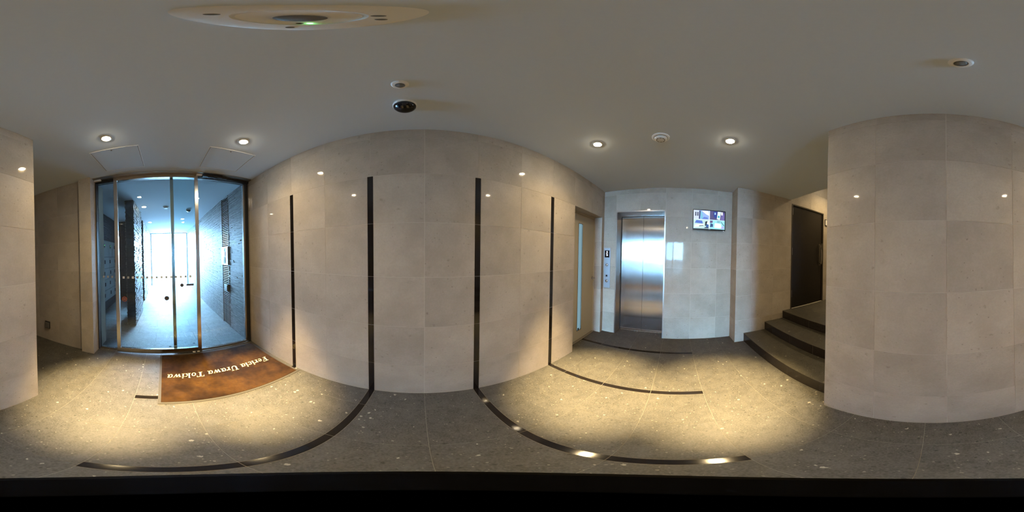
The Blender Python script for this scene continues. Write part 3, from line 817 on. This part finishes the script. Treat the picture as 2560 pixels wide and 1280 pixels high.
# ------------------------------------------------------------------ black door on the landing
d2 = tag(obj('door_2', G().box(SX + 0.018, SX + 0.058, SD0 + 0.012, SD1 - 0.012, SDZ0 + 0.006, SDZ1 - 0.012), 'bdoor', bevel=0.002),
         'black door with a long pull handle at the top of the steps', None, None, 'structure')
obj('door_frame', G().box(SX - 0.006, SX + 0.06, SD1 - 0.010, SD1 + 0.012, SDZ0, SDZ1 + 0.012).box(SX - 0.006, SX + 0.06, SD0 - 0.012, SD0 + 0.010, SDZ0, SDZ1 + 0.012)
    .box(SX - 0.006, SX + 0.06, SD0 + 0.010, SD1 - 0.010, SDZ1 - 0.010, SDZ1 + 0.012), 'bframe', d2)
for z in (0.66, 1.445, 2.20):
    obj('hinge', G().lathe((SX + 0.010, SD1 - 0.018, z), (0, 0, 1), [(0.008, 0), (0.008, 0.13)], 12), 'rsteel', d2, True)
hz = [(SX + 0.018, -2.735, 1.29), (SX - 0.035, -2.735, 1.275), (SX - 0.052, -2.728, 1.36), (SX - 0.055, -2.724, 1.47), (SX - 0.052, -2.720, 1.58), (SX - 0.035, -2.715, 1.665), (SX + 0.018, -2.715, 1.655)]
hp = obj('pull_handle', G().tube(hz, 0.013, 12), 'rsteel', d2, True)
obj('handle_plate', G().box(SX + 0.010, SX + 0.019, -2.775, -2.70, 1.235, 1.70), 'bframe', hp, bevel=0.003)
obj('backing', G().box(SX + 0.07, SX + 0.10, SD0, SD1, SDZ0 - 0.02, SDZ1), 'gap', d2)  # unseen board added to stop sky light leaking below the leaf
obj('door_stop', G().box(SX + 0.002, SX + 0.018, -2.815, -2.80, 1.60, 1.72), 'rsteel', d2)
sg = thing('wall_plaque', (SX, -2.93, 2.13), 'small dark-framed white plaque on the wall beyond the black door', 'plaque')
obj('frame', G().box(SX - 0.014, SX - 0.0005, -2.975, -2.885, 2.135, 2.285), 'dgrey', sg, bevel=0.002)
obj('face', G().box(SX - 0.016, SX - 0.013, -2.965, -2.900, 2.15, 2.27), 'white', sg)

# ------------------------------------------------------------------ outlet in the recess
ou = thing('wall_outlet', (LX, -1.668, 0.22), 'dark grey outlet box low on the recess wall', 'outlet')
obj('plate', G().box(LX + 0.0005, LX + 0.016, -1.715, -1.620, 0.225, 0.350), 'dgrey', ou, bevel=0.003)
obj('lid', G().box(LX + 0.015, LX + 0.028, -1.705, -1.630, 0.235, 0.335), 'grey', ou, bevel=0.004)

# ------------------------------------------------------------------ ceiling fittings
def spot(name, parent, loc, watts, size, blend, color, r=0.035):
    l = bpy.data.lights.new(name, 'SPOT'); l.energy = watts; l.color = color
    l.spot_size = math.radians(size); l.spot_blend = blend; l.shadow_soft_size = r
    o = bpy.data.objects.new(name, l)
    return link(o, parent, loc)

def downlight(x, y, z, label, group, watts=SPOT_W, face='lamp', r=0.034, size=37, spill=None):
    t = thing('downlight', (x, y, z), label, 'downlight', group)
    obj('trim_ring', G().lathe((x, y, z), (0, 0, -1), [(r + 0.012, 0), (r + 0.012, 0.002), (r + 0.004, 0.006), (r, 0.006), (r, 0.001)], 40), 'trim', t, True)
    obj('lamp_face', G().lathe((x, y, z), (0, 0, -1), [(r - 0.001, 0.0005), (r - 0.001, 0.004), (r * 0.8, 0.008), (r * 0.45, 0.011), (0.0, 0.012)], 32), face, t)
    spot('beam', t, (x, y, z - 0.016), watts, size, 1.0, LAMP_COLOR)
    spot('spill', t, (x, y, z - 0.016), spill or watts / SPOT_W * SPILL_W, 135, 1.0, LAMP_COLOR)
    return t

downlight(-1.168, -0.405, CEIL, 'lit round downlight over the left floor by the recess', 'lobby downlights')
downlight(-1.168, 0.648, CEIL, 'lit round downlight above the brown entrance mat', 'lobby downlights')
downlight(1.210, 0.654, CEIL, 'lit round downlight near the cream door', 'lobby downlights')
downlight(1.210, -0.396, CEIL, 'lit round downlight near the foot of the steps', 'lobby downlights')
downlight(1.70, -2.75, UPC, 'warm downlight over the landing of the steps', None, 60.0, spill=50.0)
downlight(-3.50, -0.40, CEIL, 'porch downlight close to the stone fin wall', 'porch downlights', 150, 'lamp_v', 0.045)
downlight(-5.20, -0.42, CEIL, 'far porch downlight on the mailbox side', 'porch downlights', 120, 'lamp_v', 0.045)
downlight(-4.80, 0.58, CEIL, 'far porch downlight on the louvre side', 'porch downlights', 120, 'lamp_v', 0.045)

def access_panel(x0, x1, y0, y1, label):
    t = thing('access_panel', ((x0 + x1) / 2, (y0 + y1) / 2, CEIL), label, 'access panel', 'ceiling access panels')
    g = G()
    for a, b, c, d in ((x0, x1, y0, y0 + 0.005), (x0, x1, y1 - 0.005, y1), (x0, x0 + 0.005, y0 + 0.005, y1 - 0.005), (x1 - 0.005, x1, y0 + 0.005, y1 - 0.005)):
        g.box(a, b, c, d, CEIL - 0.004, CEIL)
    obj('frame', g, 'trim', t)
    obj('shadow_gap', G().box(x0 + 0.005, x1 - 0.005, y0 + 0.005, y1 - 0.005, CEIL - 0.0006, CEIL), 'gap', t)  # black sheet paints the shade in the slot around the hatch
    obj('hatch', G().box(x0 + 0.0095, x1 - 0.0095, y0 + 0.0095, y1 - 0.0095, CEIL - 0.003, CEIL - 0.0004), 'ceil', t)
    obj('latch', G().lathe((x1 - 0.03, (y0 + y1) / 2 - 0.02, CEIL - 0.003), (0, 0, -1), [(0.008, 0), (0.008, 0.002), (0.004, 0.003)], 16), 'grey', t)
access_panel(-1.790, -1.340, -0.634, -0.186, 'square ceiling access hatch left of the pair by the entrance')
access_panel(-1.787, -1.343, 0.418, 0.872, 'square ceiling access hatch over the brown mat')

# emergency light almost overhead
EXC, EYC = -0.082, 0.113
em = thing('emergency_light', (EXC, EYC, CEIL), 'round white emergency light with a dark lens and green indicator overhead', 'emergency light')
obj('base_plate', G().lathe((EXC, EYC, CEIL), (0, 0, -1), [(0.086, 0), (0.086, 0.004), (0.080, 0.010), (0.050, 0.013), (0.047, 0.009), (0.046, 0.004)], 56), 'white', em, True)
obj('dish', G().lathe((EXC, EYC, CEIL), (0, 0, -1), [(0.046, 0.003), (0.046, 0.006), (0.024, 0.004), (0.022, 0.004)], 48), 'trim', em, True)
obj('lens', G().lathe((EXC - 0.002, EYC + 0.004, CEIL), (0, 0, -1), [(0.021, 0.003), (0.021, 0.012), (0.015, 0.018), (0.0, 0.020)], 32), 'grey', em, True)
obj('indicator', G().lathe((EXC - 0.018, EYC + 0.036, CEIL), (0, 0, -1), [(0.0035, 0.004), (0.0035, 0.009), (0.001, 0.011)], 12), 'led_green', em)
obj('test_switch', G().lathe((EXC - 0.026, EYC + 0.030, CEIL), (0, 0, -1), [(0.004, 0.004), (0.004, 0.008)], 12), 'dgrey', em)
for dx, dy in ((-0.012, -0.060), (0.050, 0.040), (-0.052, 0.042), (0.054, 0.016)):
    obj('screw', G().lathe((EXC + dx, EYC + dy, CEIL), (0, 0, -1), [(0.0055, 0.009), (0.0055, 0.0135), (0.003, 0.0145)], 14), 'grey', em)

def motion_sensor(x, y, label):
    t = thing('motion_sensor', (x, y, CEIL), label, 'motion sensor', 'ceiling motion sensors')
    obj('ring', G().lathe((x, y, CEIL), (0, 0, -1), [(0.036, 0), (0.036, 0.005), (0.030, 0.016), (0.021, 0.018), (0.019, 0.012), (0.019, 0.006)], 40), 'trim', t, True)
    obj('lens', G().lathe((x, y, CEIL), (0, 0, -1), [(0.0188, 0.006), (0.0185, 0.017), (0.014, 0.025), (0.006, 0.028), (0.0, 0.0285)], 28), 'grey', t, True)
motion_sensor(-0.078, 0.656, 'small ceiling motion sensor beside the black dome camera')
motion_sensor(-0.080, -0.411, 'small ceiling motion sensor above the back pier')

def dome_camera(x, y, r, label, k=1.0):
    t = thing('dome_camera', (x, y, CEIL), label, 'security camera')
    obj('base', G().lathe((x, y, CEIL), (0, 0, -1), [(r * 1.02, 0), (r * 1.05, 0.010), (r * 1.05, 0.022), (r * 0.98, 0.028)], 44), 'white', t, True)
    prof = [(r * math.cos(a), 0.026 + r * 0.78 * math.sin(a)) for a in [PI / 2 * i / 10 for i in range(11)]]
    obj('dome', G().lathe((x, y, CEIL), (0, 0, -1), prof, 44), 'dome', t, True)
dome_camera(-0.078, 0.862, 0.060, 'black security dome camera on the lobby ceiling')
dome_camera(-3.75, 0.598, 0.055, 'small dark dome camera on the porch ceiling')

def smoke_detector(x, y, label, group=None):
    t = thing('smoke_detector', (x, y, CEIL), label, 'smoke detector', group)
    obj('base', G().lathe((x, y, CEIL), (0, 0, -1), [(0.068, 0), (0.068, 0.008), (0.062, 0.014), (0.053, 0.015)], 44), 'white', t, True)
    obj('groove', G().lathe((x, y, CEIL), (0, 0, -1), [(0.0535, 0.012), (0.0535, 0.018), (0.050, 0.018)], 44), 'grey', t, True)
    obj('cover', G().lathe((x, y, CEIL), (0, 0, -1), [(0.051, 0.012), (0.050, 0.024), (0.043, 0.034), (0.030, 0.038), (0.0, 0.039)], 44), 'white', t, True)
    for k in range(8):
        a = 2 * PI * k / 8
        ca, sa = math.cos(a), math.sin(a)
        c0 = (x + 0.031 * ca, y + 0.031 * sa); w = 0.0095
        p = [(c0[0] + w * -sa, c0[1] + w * ca), (c0[0] - w * -sa, c0[1] - w * ca)]
        vs = []
        for zz in (CEIL - 0.0395, CEIL - 0.036):
            for q in p:
                vs += [(q[0] - 0.002 * ca, q[1] - 0.002 * sa, zz), (q[0] + 0.002 * ca, q[1] + 0.002 * sa, zz)]
        obj('vent_slot', G().add(vs, [(0, 1, 3, 2), (4, 6, 7, 5), (0, 4, 5, 1), (2, 3, 7, 6), (0, 2, 6, 4), (1, 5, 7, 3)]), 'black', t)
smoke_detector(1.231, 0.138, 'white smoke detector between the downlights before the elevator')
smoke_detector(-3.56, 0.075, 'white smoke detector on the porch ceiling')

# ------------------------------------------------------------------ stand under the viewpoint
sn = thing('camera_stand', (0.0, 0.0, 0.0), 'black monopod stand at the centre of the lobby floor', 'camera stand')
obj('head_cap', G().lathe((0, 0, CAM_H - 0.100), (0, 0, -1), [(0.0, 0), (0.0112, 0.0)], 40), 'stand_top', sn)
obj('head', G().lathe((0, 0, CAM_H - 0.1005), (0, 0, -1), [(0.0112, 0.0), (0.0225, 0.004), (0.0255, 0.010), (0.0255, 0.030), (0.012, 0.045)], 40), 'stand', sn, True)
obj('pole', G().lathe((0, 0, 0.10), (0, 0, 1), [(0.012, 0), (0.012, CAM_H - 0.25)], 20), 'stand', sn, True)
obj('collar', G().lathe((0, 0, 0.085), (0, 0, 1), [(0.022, 0), (0.022, 0.05), (0.016, 0.06)], 24), 'stand', sn, True)
for k in range(3):
    a = 2 * PI * k / 3 + 0.4
    lg = obj('leg', G().tube([(0.012 * math.cos(a), 0.012 * math.sin(a), 0.105), (0.165 * math.cos(a), 0.165 * math.sin(a), 0.010)], 0.007), 'stand', sn, True)
    obj('rubber_foot', G().lathe((0.168 * math.cos(a), 0.168 * math.sin(a), 0.0), (0, 0, 1), [(0.011, 0), (0.011, 0.012), (0.006, 0.016)], 14), 'gap', lg)
